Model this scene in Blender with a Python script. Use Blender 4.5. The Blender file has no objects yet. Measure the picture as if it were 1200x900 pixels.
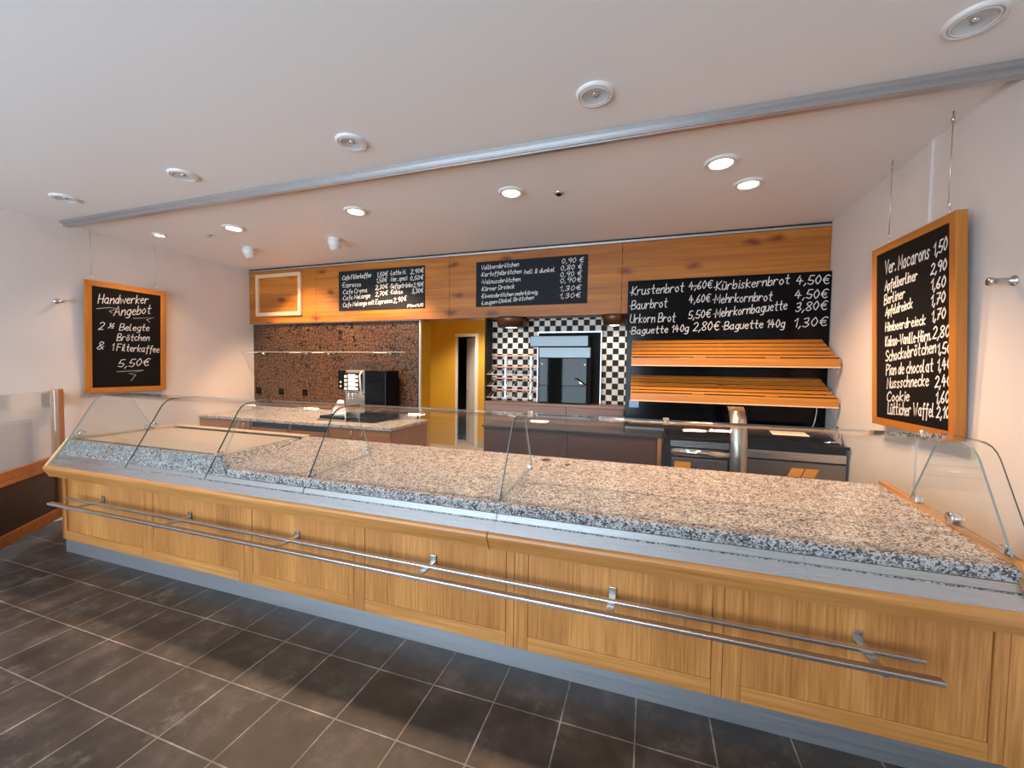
import bpy, math, random
from mathutils import Vector, Matrix
random.seed(4)
sc = bpy.context.scene
C = sc.collection

# ------------------------------------------------------------------ camera
cam_d = bpy.data.cameras.new('camera'); cam = bpy.data.objects.new('camera', cam_d); C.objects.link(cam)
cam_d.sensor_width = 36; cam_d.sensor_fit = 'HORIZONTAL'; cam_d.lens = 477.09 / 1200 * 36
cam_d.clip_start = 0.05
yaw, pit, rol = -.321165, -.0422115, .0134316
fw = Vector((math.sin(yaw) * math.cos(pit), math.cos(yaw) * math.cos(pit), math.sin(pit)))
rt = Vector((math.cos(yaw), -math.sin(yaw), 0)); up = rt.cross(fw)
rt, up = math.cos(rol) * rt + math.sin(rol) * up, -math.sin(rol) * rt + math.cos(rol) * up
cam.matrix_world = Matrix(((rt.x, up.x, -fw.x, 0), (rt.y, up.y, -fw.y, 0), (rt.z, up.z, -fw.z, 1.5), (0, 0, 0, 1)))
sc.camera = cam

# ------------------------------------------------------------------ light, exposure
sc.view_settings.view_transform = 'Standard'; sc.view_settings.look = 'None'
sc.view_settings.gamma = 1; sc.view_settings.use_curve_mapping = False
sc.view_settings.exposure = 0.0
sc.cycles.max_bounces = 10; sc.cycles.transparent_max_bounces = 24
sc.cycles.caustics_reflective = False; sc.cycles.caustics_refractive = False
sc.cycles.sample_clamp_indirect = 6
sc.cycles.use_denoising = True
wd = bpy.data.worlds.new('sky'); sc.world = wd; wd.use_nodes = True
wd.node_tree.nodes['Background'].inputs[0].default_value = (.55, .75, 1, 1)
wd.node_tree.nodes['Background'].inputs[1].default_value = 1.2
DAY = 135          # daylight through the shop windows (W per window)
LAMP = 115         # a lit ceiling downlight (W)
DAY_COL = (.70, .85, 1.0); WARM = (1.0, .63, .36)
def area_light(name, loc, rot, sx, sy, watt, col):
    d = bpy.data.lights.new(name, 'AREA'); d.shape = 'RECTANGLE'; d.size = sx; d.size_y = sy; d.energy = watt; d.color = col
    o = bpy.data.objects.new(name, d); C.objects.link(o); o.location = loc; o.rotation_euler = rot; return o
def spot_light(name, loc, target, watt, deg, blend=.6, col=WARM, rad=.09):
    d = bpy.data.lights.new(name, 'SPOT'); d.energy = watt; d.spot_size = math.radians(deg); d.spot_blend = blend
    d.color = col; d.shadow_soft_size = rad
    o = bpy.data.objects.new(name, d); C.objects.link(o); o.location = loc
    o.rotation_euler = (Vector(target) - Vector(loc)).to_track_quat('-Z', 'Y').to_euler(); return o
# shop windows in the front wall, behind the photographer
WIN = [(-4.7, -2.6), (-2.3, -.2)]
for i, (a, b) in enumerate(WIN):
    area_light('window_daylight', ((a + b) / 2, -2.72, 1.35), (math.radians(90), 0, 0), b - a, 2.1, DAY * (b - a) / 1.85, DAY_COL)

# ------------------------------------------------------------------ helpers
def tag(o, label=None, cat=None, group=None, kind=None):
    if label: o['label'] = label
    if cat: o['category'] = cat
    if group: o['group'] = group
    if kind: o['kind'] = kind
    return o
def thing(name, loc, label, cat, group=None):
    o = bpy.data.objects.new(name, None); C.objects.link(o); o.location = loc; o.empty_display_size = .1
    return tag(o, label, cat, group)
def worldloc(o):
    v = Vector((0, 0, 0))
    while o is not None: v += o.location; o = o.parent
    return v
class MB:
    def __init__(s): s.v = []; s.f = []; s.m = []; s.sm = []
    def add(s, vs, fs, mi=0, smooth=False):
        n = len(s.v); s.v += [Vector(p) for p in vs]
        for f in fs: s.f.append([n + i for i in f]); s.m.append(mi); s.sm.append(smooth)
        return s
    def box(s, x0, x1, y0, y1, z0, z1, mi=0):
        x0, x1 = sorted((x0, x1)); y0, y1 = sorted((y0, y1)); z0, z1 = sorted((z0, z1))
        return s.add([(x0,y0,z0),(x1,y0,z0),(x1,y1,z0),(x0,y1,z0),(x0,y0,z1),(x1,y0,z1),(x1,y1,z1),(x0,y1,z1)],
              [(0,3,2,1),(4,5,6,7),(0,1,5,4),(1,2,6,5),(2,3,7,6),(3,0,4,7)], mi)
    def obox(s, o, ax, ay, az, mi=0):   # oriented box: corner + 3 edge vectors
        o, ax, ay, az = map(Vector, (o, ax, ay, az))
        vs = [o, o+ax, o+ax+ay, o+ay, o+az, o+ax+az, o+ax+ay+az, o+ay+az]
        fs = [(0,3,2,1),(4,5,6,7),(0,1,5,4),(1,2,6,5),(2,3,7,6),(3,0,4,7)]
        if ax.cross(ay).dot(az) < 0: fs = [f[::-1] for f in fs]
        return s.add(vs, fs, mi)
    def prism_x(s, prof, x0, x1, mi=0, endmi=None):   # closed (y,z) outline swept along X
        n = len(prof)
        A = sum(prof[i][0]*prof[(i+1)%n][1]-prof[(i+1)%n][0]*prof[i][1] for i in range(n))
        if A < 0: prof = prof[::-1]
        vs = [(x0, y, z) for y, z in prof] + [(x1, y, z) for y, z in prof]
        s.add(vs, [(i, (i+1)%n, n+(i+1)%n, n+i)[::-1] for i in range(n)], mi)
        k = len(s.v) - 2*n; e = mi if endmi is None else endmi
        s.f.append([k+i for i in range(n)][::-1]); s.m.append(e); s.sm.append(False)
        s.f.append([k+n+i for i in range(n)]); s.m.append(e); s.sm.append(False)
        return s
    def tube(s, pts, r, n=10, mi=0, cap=True):
        pts = [Vector(p) for p in pts]; rings = []
        prev = None
        for i, p in enumerate(pts):
            d = (pts[min(i+1, len(pts)-1)] - pts[max(i-1, 0)]).normalized()
            if prev is None:
                a = d.cross(Vector((0,0,1)))
                if a.length < 1e-3: a = d.cross(Vector((1,0,0)))
                a.normalize()
            else: a = (prev - d * prev.dot(d)).normalized()
            prev = a; b = d.cross(a)
            rr = r[i] if isinstance(r, (list, tuple)) else r
            rings.append([p + a*math.cos(2*math.pi*k/n)*rr + b*math.sin(2*math.pi*k/n)*rr for k in range(n)])
        vs = [q for rg in rings for q in rg]; fs = []
        for i in range(len(pts)-1):
            for k in range(n): fs.append((i*n+k, i*n+(k+1)%n, (i+1)*n+(k+1)%n, (i+1)*n+k))
        k0 = len(s.v); s.add(vs, fs, mi, True)
        if cap:
            s.f.append([k0+k for k in range(n)][::-1]); s.m.append(mi); s.sm.append(False)
            s.f.append([k0+(len(pts)-1)*n+k for k in range(n)]); s.m.append(mi); s.sm.append(False)
        return s
    def lathe(s, c, prof, n=32, mi=0, axis=None):   # (radius, height) outline about an axis through c
        c = Vector(c); ax = Vector(axis or (0,0,1)).normalized()
        a = ax.cross(Vector((0,1,0)))
        if a.length < 1e-3: a = ax.cross(Vector((1,0,0)))
        a.normalize(); b = ax.cross(a)
        vs = []
        for r, h in prof:
            for k in range(n): vs.append(c + ax*h + (a*math.cos(2*math.pi*k/n) + b*math.sin(2*math.pi*k/n))*max(r, 1e-5))
        fs = []
        for i in range(len(prof)-1):
            for k in range(n): fs.append((i*n+k, i*n+(k+1)%n, (i+1)*n+(k+1)%n, (i+1)*n+k))
        return s.add(vs, fs, mi, True)
    def build(s, name, mats, parent=None, bevel=0, seg=2):
        me = bpy.data.meshes.new(name); off = worldloc(parent) if parent else Vector((0,0,0))
        me.from_pydata([p - off for p in s.v], [], s.f)
        for m in (mats if isinstance(mats, (list, tuple)) else [mats]): me.materials.append(m)
        for p, mi, sm in zip(me.polygons, s.m, s.sm): p.material_index = mi; p.use_smooth = sm
        me.update()
        o = bpy.data.objects.new(name, me); C.objects.link(o)
        if parent: o.parent = parent
        if bevel:
            b = o.modifiers.new('bevel', 'BEVEL'); b.width = bevel; b.segments = seg; b.limit_method = 'ANGLE'; b.angle_limit = math.radians(40)
        return o
def box(name, mat, parent, *a, bevel=0): return MB().box(*a).build(name, mat, parent, bevel)
def structure(o): o['kind'] = 'structure'; return o

# ------------------------------------------------------------------ materials
def new_mat(name):
    m = bpy.data.materials.new(name); m.use_nodes = True
    return m, m.node_tree, m.node_tree.nodes['Principled BSDF']
def N(nt, t, **kw):
    n = nt.nodes.new(t)
    for k, v in kw.items():
        if k in n.inputs.keys() if isinstance(k, str) else False: n.inputs[k].default_value = v
        else: setattr(n, k, v)
    return n
def pos(nt, scale=(1,1,1), loc=(0,0,0)):
    g = nt.nodes.new('ShaderNodeNewGeometry'); mp = nt.nodes.new('ShaderNodeMapping')
    mp.inputs['Scale'].default_value = scale; mp.inputs['Location'].default_value = loc
    nt.links.new(g.outputs['Position'], mp.inputs['Vector']); return mp.outputs['Vector']
def ramp(nt, fac, stops):
    r = nt.nodes.new('ShaderNodeValToRGB'); e = r.color_ramp.elements
    while len(e) < len(stops): e.new(.5)
    for el, (p, c) in zip(e, stops): el.position = p; el.color = (*c, 1)
    nt.links.new(fac, r.inputs[0]); return r.outputs[0]
def plain(name, col, rough=.5, metal=0, emit=None, power=0, spec=.5, noise=.0):
    m, nt, b = new_mat(name)
    b.inputs['Base Color'].default_value = (*col, 1); b.inputs['Roughness'].default_value = rough; b.inputs['Metallic'].default_value = metal
    b.inputs['Specular IOR Level'].default_value = spec
    if noise:
        n = nt.nodes.new('ShaderNodeTexNoise'); n.inputs['Scale'].default_value = 3.0; n.inputs['Detail'].default_value = 6
        nt.links.new(pos(nt), n.inputs['Vector'])
        lo = tuple(c * (1 - noise) for c in col); hi = tuple(min(1, c * (1 + noise)) for c in col)
        nt.links.new(ramp(nt, n.outputs[0], [(.3, lo), (.7, hi)]), b.inputs['Base Color'])
    if emit:
        b.inputs['Emission Color'].default_value = (*emit, 1); b.inputs['Emission Strength'].default_value = power
    return m
def wood(name, dark, light, axis='x', fine=60, rough=.38, knots=False, coat=0.1, plank=None):
    m, nt, b = new_mat(name)
    sc_ = [fine, fine, fine]; sc_['xyz'.index(axis)] = fine * .035
    v = pos(nt, sc_)
    n = nt.nodes.new('ShaderNodeTexNoise'); n.inputs['Scale'].default_value = 1.0; n.inputs['Detail'].default_value = 5; n.inputs['Roughness'].default_value = .6
    nt.links.new(v, n.inputs['Vector'])
    s2 = [5, 5, 5]; s2['xyz'.index(axis)] = .5
    n2 = nt.nodes.new('ShaderNodeTexNoise'); n2.inputs['Scale'].default_value = 1.0; n2.inputs['Detail'].default_value = 3; n2.inputs['Distortion'].default_value = .8
    nt.links.new(pos(nt, s2), n2.inputs['Vector'])
    mx = nt.nodes.new('ShaderNodeMath'); mx.operation = 'MULTIPLY_ADD'; mx.inputs[1].default_value = .55
    m2 = nt.nodes.new('ShaderNodeMath'); m2.operation = 'MULTIPLY'; m2.inputs[1].default_value = .45
    nt.links.new(n2.outputs[0], m2.inputs[0]); nt.links.new(n.outputs[0], mx.inputs[0]); nt.links.new(m2.outputs[0], mx.inputs[2])
    col = ramp(nt, mx.outputs[0], [(.34, dark), (.5, tuple((a+c)/2 for a, c in zip(dark, light))), (.62, light)])
    def mul(col, fac_out, dk):
        mm = nt.nodes.new('ShaderNodeMix'); mm.data_type = 'RGBA'; mm.blend_type = 'MULTIPLY'
        nt.links.new(fac_out, mm.inputs['Factor']); nt.links.new(col, mm.inputs['A']); mm.inputs['B'].default_value = (*dk, 1)
        return mm.outputs['Result']
    if knots:
        vo = nt.nodes.new('ShaderNodeTexVoronoi'); vo.voronoi_dimensions = '2D'; vo.inputs['Scale'].default_value = 1
        nz = nt.nodes.new('ShaderNodeTexNoise'); nz.inputs['Scale'].default_value = 5; nz.inputs['Detail'].default_value = 3; nt.links.new(pos(nt), nz.inputs['Vector'])
        p3 = pos(nt, (2.4, 1, 5.6), (.3, .1, .45)); s_ = nt.nodes.new('ShaderNodeSeparateXYZ'); nt.links.new(p3, s_.inputs[0])
        cb = nt.nodes.new('ShaderNodeCombineXYZ'); nt.links.new(s_.outputs[0], cb.inputs[0]); nt.links.new(s_.outputs[2], cb.inputs[1])
        mv = nt.nodes.new('ShaderNodeMix'); mv.data_type = 'RGBA'; mv.inputs['Factor'].default_value = .3
        nt.links.new(cb.outputs[0], mv.inputs['A']); nt.links.new(nz.outputs['Color'], mv.inputs['B']); nt.links.new(mv.outputs['Result'], vo.inputs['Vector'])
        k = nt.nodes.new('ShaderNodeMapRange'); k.inputs[1].default_value = .03; k.inputs[2].default_value = .17; k.inputs[3].default_value = .95; k.inputs[4].default_value = 0
        nt.links.new(vo.outputs['Distance'], k.inputs[0]); col = mul(col, k.outputs[0], (.36, .2, .12))
    if plank:                                  # board joints across the grain
        ax, width = plank
        g = nt.nodes.new('ShaderNodeNewGeometry'); sp = nt.nodes.new('ShaderNodeSeparateXYZ'); nt.links.new(g.outputs['Position'], sp.inputs[0])
        md = nt.nodes.new('ShaderNodeMath'); md.operation = 'DIVIDE'; md.inputs[1].default_value = width; nt.links.new(sp.outputs['XYZ'.index(ax.upper())], md.inputs[0])
        fl = nt.nodes.new('ShaderNodeMath'); fl.operation = 'FLOOR'; nt.links.new(md.outputs[0], fl.inputs[0])
        wn = nt.nodes.new('ShaderNodeTexWhiteNoise'); wn.noise_dimensions = '1D'; nt.links.new(fl.outputs[0], wn.inputs['W'])
        sc2 = nt.nodes.new('ShaderNodeMath'); sc2.operation = 'MULTIPLY'; sc2.inputs[1].default_value = .6; nt.links.new(wn.outputs['Value'], sc2.inputs[0])
        col = mul(col, sc2.outputs[0], (.72, .66, .6))
    nt.links.new(col, b.inputs['Base Color'])
    b.inputs['Roughness'].default_value = rough; b.inputs['Coat Weight'].default_value = coat; b.inputs['Coat Roughness'].default_value = .25
    return m
def glass(name, tint=(.97, .985, .98), base=.028, rough=0.0):
    m = bpy.data.materials.new(name); m.use_nodes = True; nt = m.node_tree; nt.nodes.clear()
    out = nt.nodes.new('ShaderNodeOutputMaterial'); tr = nt.nodes.new('ShaderNodeBsdfTransparent'); gl = nt.nodes.new('ShaderNodeBsdfGlossy')
    tr.inputs[0].default_value = (*tint, 1); gl.inputs['Roughness'].default_value = rough; gl.inputs[0].default_value = (1, 1, 1, 1)
    lw = nt.nodes.new('ShaderNodeLayerWeight'); lw.inputs[0].default_value = .5
    p = nt.nodes.new('ShaderNodeMath'); p.operation = 'POWER'; p.inputs[1].default_value = 4.5
    a = nt.nodes.new('ShaderNodeMath'); a.operation = 'MULTIPLY_ADD'; a.inputs[1].default_value = .9 - base; a.inputs[2].default_value = base
    mx = nt.nodes.new('ShaderNodeMixShader')
    nt.links.new(lw.outputs['Facing'], p.inputs[0]); nt.links.new(p.outputs[0], a.inputs[0]); nt.links.new(a.outputs[0], mx.inputs[0])
    nt.links.new(tr.outputs[0], mx.inputs[1]); nt.links.new(gl.outputs[0], mx.inputs[2]); nt.links.new(mx.outputs[0], out.inputs[0])
    return m
def granite(name, cols, scale=165, rough=.22):
    m, nt, b = new_mat(name)
    v = nt.nodes.new('ShaderNodeTexVoronoi'); v.inputs['Scale'].default_value = scale
    nt.links.new(pos(nt), v.inputs['Vector'])
    sp = nt.nodes.new('ShaderNodeSeparateColor'); nt.links.new(v.outputs['Color'], sp.inputs[0])
    n = nt.nodes.new('ShaderNodeTexNoise'); n.inputs['Scale'].default_value = 26; n.inputs['Detail'].default_value = 2; nt.links.new(pos(nt), n.inputs['Vector'])
    ad = nt.nodes.new('ShaderNodeMath'); ad.operation = 'MULTIPLY_ADD'; ad.inputs[1].default_value = .7; ad.inputs[2].default_value = -.35
    nt.links.new(n.outputs[0], ad.inputs[0])
    a2 = nt.nodes.new('ShaderNodeMath'); a2.operation = 'ADD'; nt.links.new(sp.outputs[0], a2.inputs[0]); nt.links.new(ad.outputs[0], a2.inputs[1])
    nt.links.new(ramp(nt, a2.outputs[0], cols), b.inputs['Base Color'])
    b.inputs['Roughness'].default_value = rough; return m
def steel(name, col=(.62, .62, .63), rough=.28, axis='x'):
    m, nt, b = new_mat(name)
    s = [220, 220, 220]; s['xyz'.index(axis)] = 3
    n = nt.nodes.new('ShaderNodeTexNoise'); n.inputs['Scale'].default_value = 1; n.inputs['Detail'].default_value = 2; nt.links.new(pos(nt, s), n.inputs['Vector'])
    mr = nt.nodes.new('ShaderNodeMapRange'); mr.inputs[3].default_value = rough * .8; mr.inputs[4].default_value = rough * 1.25
    nt.links.new(n.outputs[0], mr.inputs[0]); nt.links.new(mr.outputs[0], b.inputs['Roughness'])
    b.inputs['Base Color'].default_value = (*col, 1); b.inputs['Metallic'].default_value = 1
    return m
def checker_mat(name, size, x0, z0):
    m, nt, b = new_mat(name)
    v = pos(nt, (1/size, 1/size, 1/size), (-x0/size, .5, -z0/size))
    ck = nt.nodes.new('ShaderNodeTexChecker'); ck.inputs['Scale'].default_value = 1
    sep = nt.nodes.new('ShaderNodeSeparateXYZ'); nt.links.new(v, sep.inputs[0])
    cb = nt.nodes.new('ShaderNodeCombineXYZ'); nt.links.new(sep.outputs[0], cb.inputs[0]); nt.links.new(sep.outputs[2], cb.inputs[1]); cb.inputs[2].default_value = .5
    nt.links.new(cb.outputs[0], ck.inputs['Vector'])
    ck.inputs['Color1'].default_value = (.82, .74, .64, 1); ck.inputs['Color2'].default_value = (.012, .010, .009, 1)
    br = nt.nodes.new('ShaderNodeTexBrick'); br.offset = 0; br.squash = 1
    br.inputs['Scale'].default_value = 1; br.inputs['Brick Width'].default_value = 1; br.inputs['Row Height'].default_value = 1; br.inputs['Mortar Size'].default_value = .03
    br.inputs['Color1'].default_value = (0,0,0,1); br.inputs['Color2'].default_value = (0,0,0,1); br.inputs['Mortar'].default_value = (1,1,1,1)
    nt.links.new(cb.outputs[0], br.inputs['Vector'])
    mx = nt.nodes.new('ShaderNodeMix'); mx.data_type = 'RGBA'; nt.links.new(br.outputs['Fac'], mx.inputs['Factor'])
    nt.links.new(ck.outputs['Color'], mx.inputs['A']); mx.inputs['B'].default_value = (.38, .33, .28, 1)
    nt.links.new(mx.outputs['Result'], b.inputs['Base Color']); b.inputs['Roughness'].default_value = .3; b.inputs['Specular IOR Level'].default_value = .08
    return m
def floor_mat(name):
    m, nt, b = new_mat(name); T = .3016
    v = pos(nt, (1/T, 1/T, 1/T), (3.0274/T, -1.9497/T, 0))
    br = nt.nodes.new('ShaderNodeTexBrick'); br.offset = 0; br.squash = 1
    for k, x in (('Scale', 1), ('Brick Width', 1), ('Row Height', 1), ('Mortar Size', .011), ('Mortar Smooth', .3)): br.inputs[k].default_value = x
    br.inputs['Color1'].default_value = (.036, .031, .028, 1); br.inputs['Color2'].default_value = (.056, .046, .040, 1); br.inputs['Mortar'].default_value = (.24, .22, .20, 1)
    nt.links.new(v, br.inputs['Vector'])
    n = nt.nodes.new('ShaderNodeTexNoise'); n.inputs['Scale'].default_value = 5; n.inputs['Detail'].default_value = 9; n.inputs['Roughness'].default_value = .68
    nt.links.new(pos(nt), n.inputs['Vector'])
    mul = nt.nodes.new('ShaderNodeMix'); mul.data_type = 'RGBA'; mul.blend_type = 'MULTIPLY'; mul.inputs['Factor'].default_value = 1
    nt.links.new(br.outputs['Color'], mul.inputs['A'])
    nt.links.new(ramp(nt, n.outputs[0], [(.32, (.42, .38, .36)), (.52, (1.0, .96, .92)), (.66, (2.1, 1.95, 1.85))]), mul.inputs['B'])
    # pale scuffs worn into a few tiles
    n3 = nt.nodes.new('ShaderNodeTexNoise'); n3.inputs['Scale'].default_value = 2.3; n3.inputs['Detail'].default_value = 12; n3.inputs['Roughness'].default_value = .75
    nt.links.new(pos(nt, (1,1,1), (3.1, 7.7, 0)), n3.inputs['Vector'])
    mr = nt.nodes.new('ShaderNodeMapRange'); mr.inputs[1].default_value = .58; mr.inputs[2].default_value = .70; mr.inputs[4].default_value = .55
    nt.links.new(n3.outputs[0], mr.inputs[0])
    sc_ = nt.nodes.new('ShaderNodeMix'); sc_.data_type = 'RGBA'; nt.links.new(mr.outputs[0], sc_.inputs['Factor'])
    nt.links.new(mul.outputs['Result'], sc_.inputs['A']); sc_.inputs['B'].default_value = (.24, .22, .20, 1)
    nt.links.new(sc_.outputs['Result'], b.inputs['Base Color'])
    r2 = nt.nodes.new('ShaderNodeMapRange'); r2.inputs[3].default_value = .3; r2.inputs[4].default_value = .55; nt.links.new(n.outputs[0], r2.inputs[0]); nt.links.new(r2.outputs[0], b.inputs['Roughness'])
    bp = nt.nodes.new('ShaderNodeBump'); bp.inputs['Strength'].default_value = .3; bp.inputs['Distance'].default_value = .004
    sub = nt.nodes.new('ShaderNodeMath'); sub.operation = 'MULTIPLY_ADD'; sub.inputs[1].default_value = -1; nt.links.new(br.outputs['Fac'], sub.inputs[0])
    ms = nt.nodes.new('ShaderNodeMath'); ms.operation = 'MULTIPLY'; ms.inputs[1].default_value = .5; nt.links.new(n.outputs[0], ms.inputs[0]); nt.links.new(ms.outputs[0], sub.inputs[2])
    nt.links.new(sub.outputs[0], bp.inputs['Height']); nt.links.new(bp.outputs[0], b.inputs['Normal'])
    return m
def floral_mat(name):
    m, nt, b = new_mat(name)
    # brown leaves outlined in black, in wavy scale-like repeats
    n0 = nt.nodes.new('ShaderNodeTexNoise'); n0.inputs['Scale'].default_value = 7; n0.inputs['Detail'].default_value = 1; nt.links.new(pos(nt), n0.inputs['Vector'])
    v = nt.nodes.new('ShaderNodeTexVoronoi'); v.feature = 'DISTANCE_TO_EDGE'; v.inputs['Scale'].default_value = 22; v.inputs['Randomness'].default_value = .75
    mv = nt.nodes.new('ShaderNodeMix'); mv.data_type = 'RGBA'; mv.inputs['Factor'].default_value = .09
    nt.links.new(pos(nt), mv.inputs['A']); nt.links.new(n0.outputs['Color'], mv.inputs['B']); nt.links.new(mv.outputs['Result'], v.inputs['Vector'])
    v2 = nt.nodes.new('ShaderNodeTexVoronoi'); v2.feature = 'DISTANCE_TO_EDGE'; v2.inputs['Scale'].default_value = 55; nt.links.new(mv.outputs['Result'], v2.inputs['Vector'])
    a = ramp(nt, v.outputs['Distance'], [(.05, (.012, .008, .006)), (.09, (1, 1, 1))])
    c = ramp(nt, v2.outputs['Distance'], [(.04, (.22, .16, .12)), (.1, (1, 1, 1))])
    mm = nt.nodes.new('ShaderNodeMix'); mm.data_type = 'RGBA'; mm.blend_type = 'MULTIPLY'; mm.inputs['Factor'].default_value = 1
    nt.links.new(a, mm.inputs['A']); nt.links.new(c, mm.inputs['B'])
    m3 = nt.nodes.new('ShaderNodeMix'); m3.data_type = 'RGBA'; m3.blend_type = 'MULTIPLY'; m3.inputs['Factor'].default_value = 1
    nt.links.new(mm.outputs['Result'], m3.inputs['A']); m3.inputs['B'].default_value = (.15, .078, .042, 1)
    nt.links.new(m3.outputs['Result'], b.inputs['Base Color']); b.inputs['Roughness'].default_value = .32
    return m
M = dict(
    wall=plain('wall_paint', (.73, .655, .605), .85, noise=.03), ceil=plain('ceiling_paint', (.88, .865, .85), .45, spec=.35),
    floor=floor_mat('slate_tiles'),
    oak_v=wood('oak_upright', (.34, .125, .028), (.68, .305, .088), 'z', 95), oak_h=wood('oak_lengthwise', (.42, .165, .038), (.68, .32, .095), 'x', 55),
    oak_y=wood('oak_crosswise', (.42, .165, .038), (.68, .32, .095), 'y', 55),
    fascia=wood('knotty_oak', (.30, .088, .010), (.57, .205, .024), 'x', 34, .45, True, .05, ('z', .118)),
    frame_x=wood('frame_wood_x', (.44, .15, .022), (.60, .23, .038), 'x', 40), frame_y=wood('frame_wood_y', (.44, .15, .022), (.60, .23, .038), 'y', 40),
    frame_z=wood('frame_wood_z', (.44, .15, .022), (.60, .23, .038), 'z', 40),
    gate_wood=wood('gate_wood', (.38, .15, .045), (.55, .24, .08), 'z', 40), gate_wood_h=wood('gate_wood_h', (.38, .15, .045), (.55, .24, .08), 'x', 30),
    pale_wood=wood('pale_beech', (.66, .44, .26), (.78, .56, .36), 'x', 40), shelf=wood('beech_slats', (.38, .135, .018), (.56, .225, .034), 'x', 40, .35),
    cab=wood('back_cabinet_wood', (.28, .10, .028), (.40, .165, .05), 'x', 35), brown=plain('brown_laminate', (.07, .032, .022), .4, spec=.25),
    brown2=wood('brown_stained_wood', (.13, .065, .04), (.22, .115, .07), 'x', 30),
    ochre=plain('ochre_wall', (.62, .37, .03), .6, noise=.06),
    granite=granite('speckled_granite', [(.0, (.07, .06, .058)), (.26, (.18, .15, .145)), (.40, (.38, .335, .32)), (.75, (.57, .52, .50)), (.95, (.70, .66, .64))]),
    granite2=granite('shaded_granite', [(.0, (.04, .04, .042)), (.3, (.12, .12, .12)), (.48, (.28, .275, .27)), (.8, (.50, .49, .48))]),  # granite2: the same granite, coloured darker and greyer for its shaded faces
    beige=plain('beige_tray', (.46, .385, .32), .35), steel=steel('brushed_steel'), chrome=plain('chrome', (.75, .75, .76), .12, 1), steel_y=steel('brushed_steel_upright', (.6,.58,.55), .3, 'z'),
    kick=steel('kick_steel', (.50, .52, .55), .5), alu=steel('aluminium', (.58, .58, .59), .4), black=plain('black_lacquer', (.004, .004, .005), .14, spec=.14),
    board=plain('chalkboard', (.006, .006, .007), .5, spec=.2), slate_board=plain('slate_board', (.016, .019, .024), .6, spec=.15), matte_black=plain('matte_black', (.005, .005, .005), .55, spec=.1),
    chalk=plain('chalk', (.80, .79, .76), .9), chalk_dim=plain('thin_chalk', (.42, .42, .41), .9), glass=glass('counter_glass'), edge=plain('glass_edge', (.05, .065, .055), .15), edge_l=plain('glass_edge_pale', (.34, .40, .36), .15),
    frost=glass('clear_pane', (.90, .92, .92), .10, .05), white=plain('white_enamel', (.80, .78, .75), .35), grey=plain('grey_plastic', (.42, .41, .40), .5),
    lens=plain('lamp_lens', (1, .9, .75), .4, 0, (1.0, .74, .44), 28), reflector=plain('lamp_reflector', (.62, .68, .72), .2, .2), check=checker_mat('checker_tiles', .0622, -1.727, 2.02),
    wall_front=plain('front_wall_darkened', (.34, .31, .29), .9), floral=floral_mat('floral_wallpaper'), orange=plain('orange_sticker', (.80, .36, .03), .5), blue=plain('blue_note', (.35, .55, .80), .6), paper=plain('paper', (.75, .70, .58), .7),
    mesh=plain('dark_panel', (.055, .042, .038), .3), dark=plain('dark_gap', (.010, .009, .008), .8), oven_glass=plain('oven_glass', (.003, .005, .005), .03, spec=.2), plastic=plain('white_plastic_bag', (.82, .80, .78), .4),
    paper_lit=plain('lit_keys', (.7,.7,.75), .4, 0, (.8,.85,1), .12), oven_steel=steel('oven_steel', (.13,.145,.15), .33), slate_top=plain('dark_worktop', (.05,.05,.052), .2), steel_dk=steel('dark_steel', (.30,.28,.26), .35), lens_cool=plain('fascia_lens', (1,.95,.9), .4, 0, (1,.9,.78), 9),
    lampwood=plain('bronze_lamp_can', (.14, .065, .03), .3, .6), pale_floor=plain('pale_floor', (.50, .40, .30), .5), copper=plain('copper_rail', (.60, .26, .12), .3, .3), ochre_dk=plain('olive_bracket', (.24, .135, .03), .4),
)

# ------------------------------------------------------------------ room shell
XL, XR, YB, ZC = -5.217, 1.462, 4.27, 2.775
structure(MB().box(XL - .2, XR + .2, -2.8, 8.4, -.1, 0).build('floor', M['floor']))
structure(MB().box(XL - .2, XR + .2, -2.8, 8.4, ZC, ZC + .1).build('ceiling', M['ceil']))
structure(MB().box(XL - .2, XL, -2.8, YB + .001, 0, ZC).build('wall_left', M['wall']))
structure(MB().box(XR, XR + .2, -2.8, YB + .4, 0, ZC).build('wall_right', M['wall']))
structure(MB().box(-2.5605, -2.556, YB - .018, YB + .2, .001, 2.05).build('trim_3', M['ochre']))
b = MB().box(XL, -2.561, YB, YB + .2, 0, ZC).box(-2.56, -1.75, YB + .1, YB + .18, 2.06, ZC)
b.box(-1.75, -.2, 4.45, 4.55, 0, ZC, 1).box(-1.75, -1.728, YB + .001, 4.45, 0, ZC, 2)
b.box(-.2, XR, 4.222, 4.55, 0, ZC)
structure(b.build('wall_back', [M['wall'], M['check'], M['dark']]))
# front wall with the shop windows (behind the photographer)
b = MB(); xs = [XL] + [q for w in WIN for q in w] + [XR]
for i in range(0, len(xs), 2): b.box(xs[i], xs[i+1], -2.8, -2.62, 0, ZC)
for a, c in WIN: b.box(a, c, -2.8, -2.62, 0, .25).box(a, c, -2.8, -2.62, 2.45, ZC)
structure(b.build('wall_front', M['wall_front']))  # wall coloured dark to weaken its reflection in the counter glass
for i, (a, c) in enumerate(WIN):
    w = MB()
    for x0, x1, z0, z1 in ((a, c, .25, .31), (a, c, 2.39, 2.45), (a, a + .06, .31, 2.39), (c - .06, c, .31, 2.39), ((a+c)/2 - .03, (a+c)/2 + .03, .31, 2.39)):
        w.box(x0, x1, -2.69, -2.63, z0, z1)
    structure(w.build('window_%d' % (i + 1), M['white']))
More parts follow.
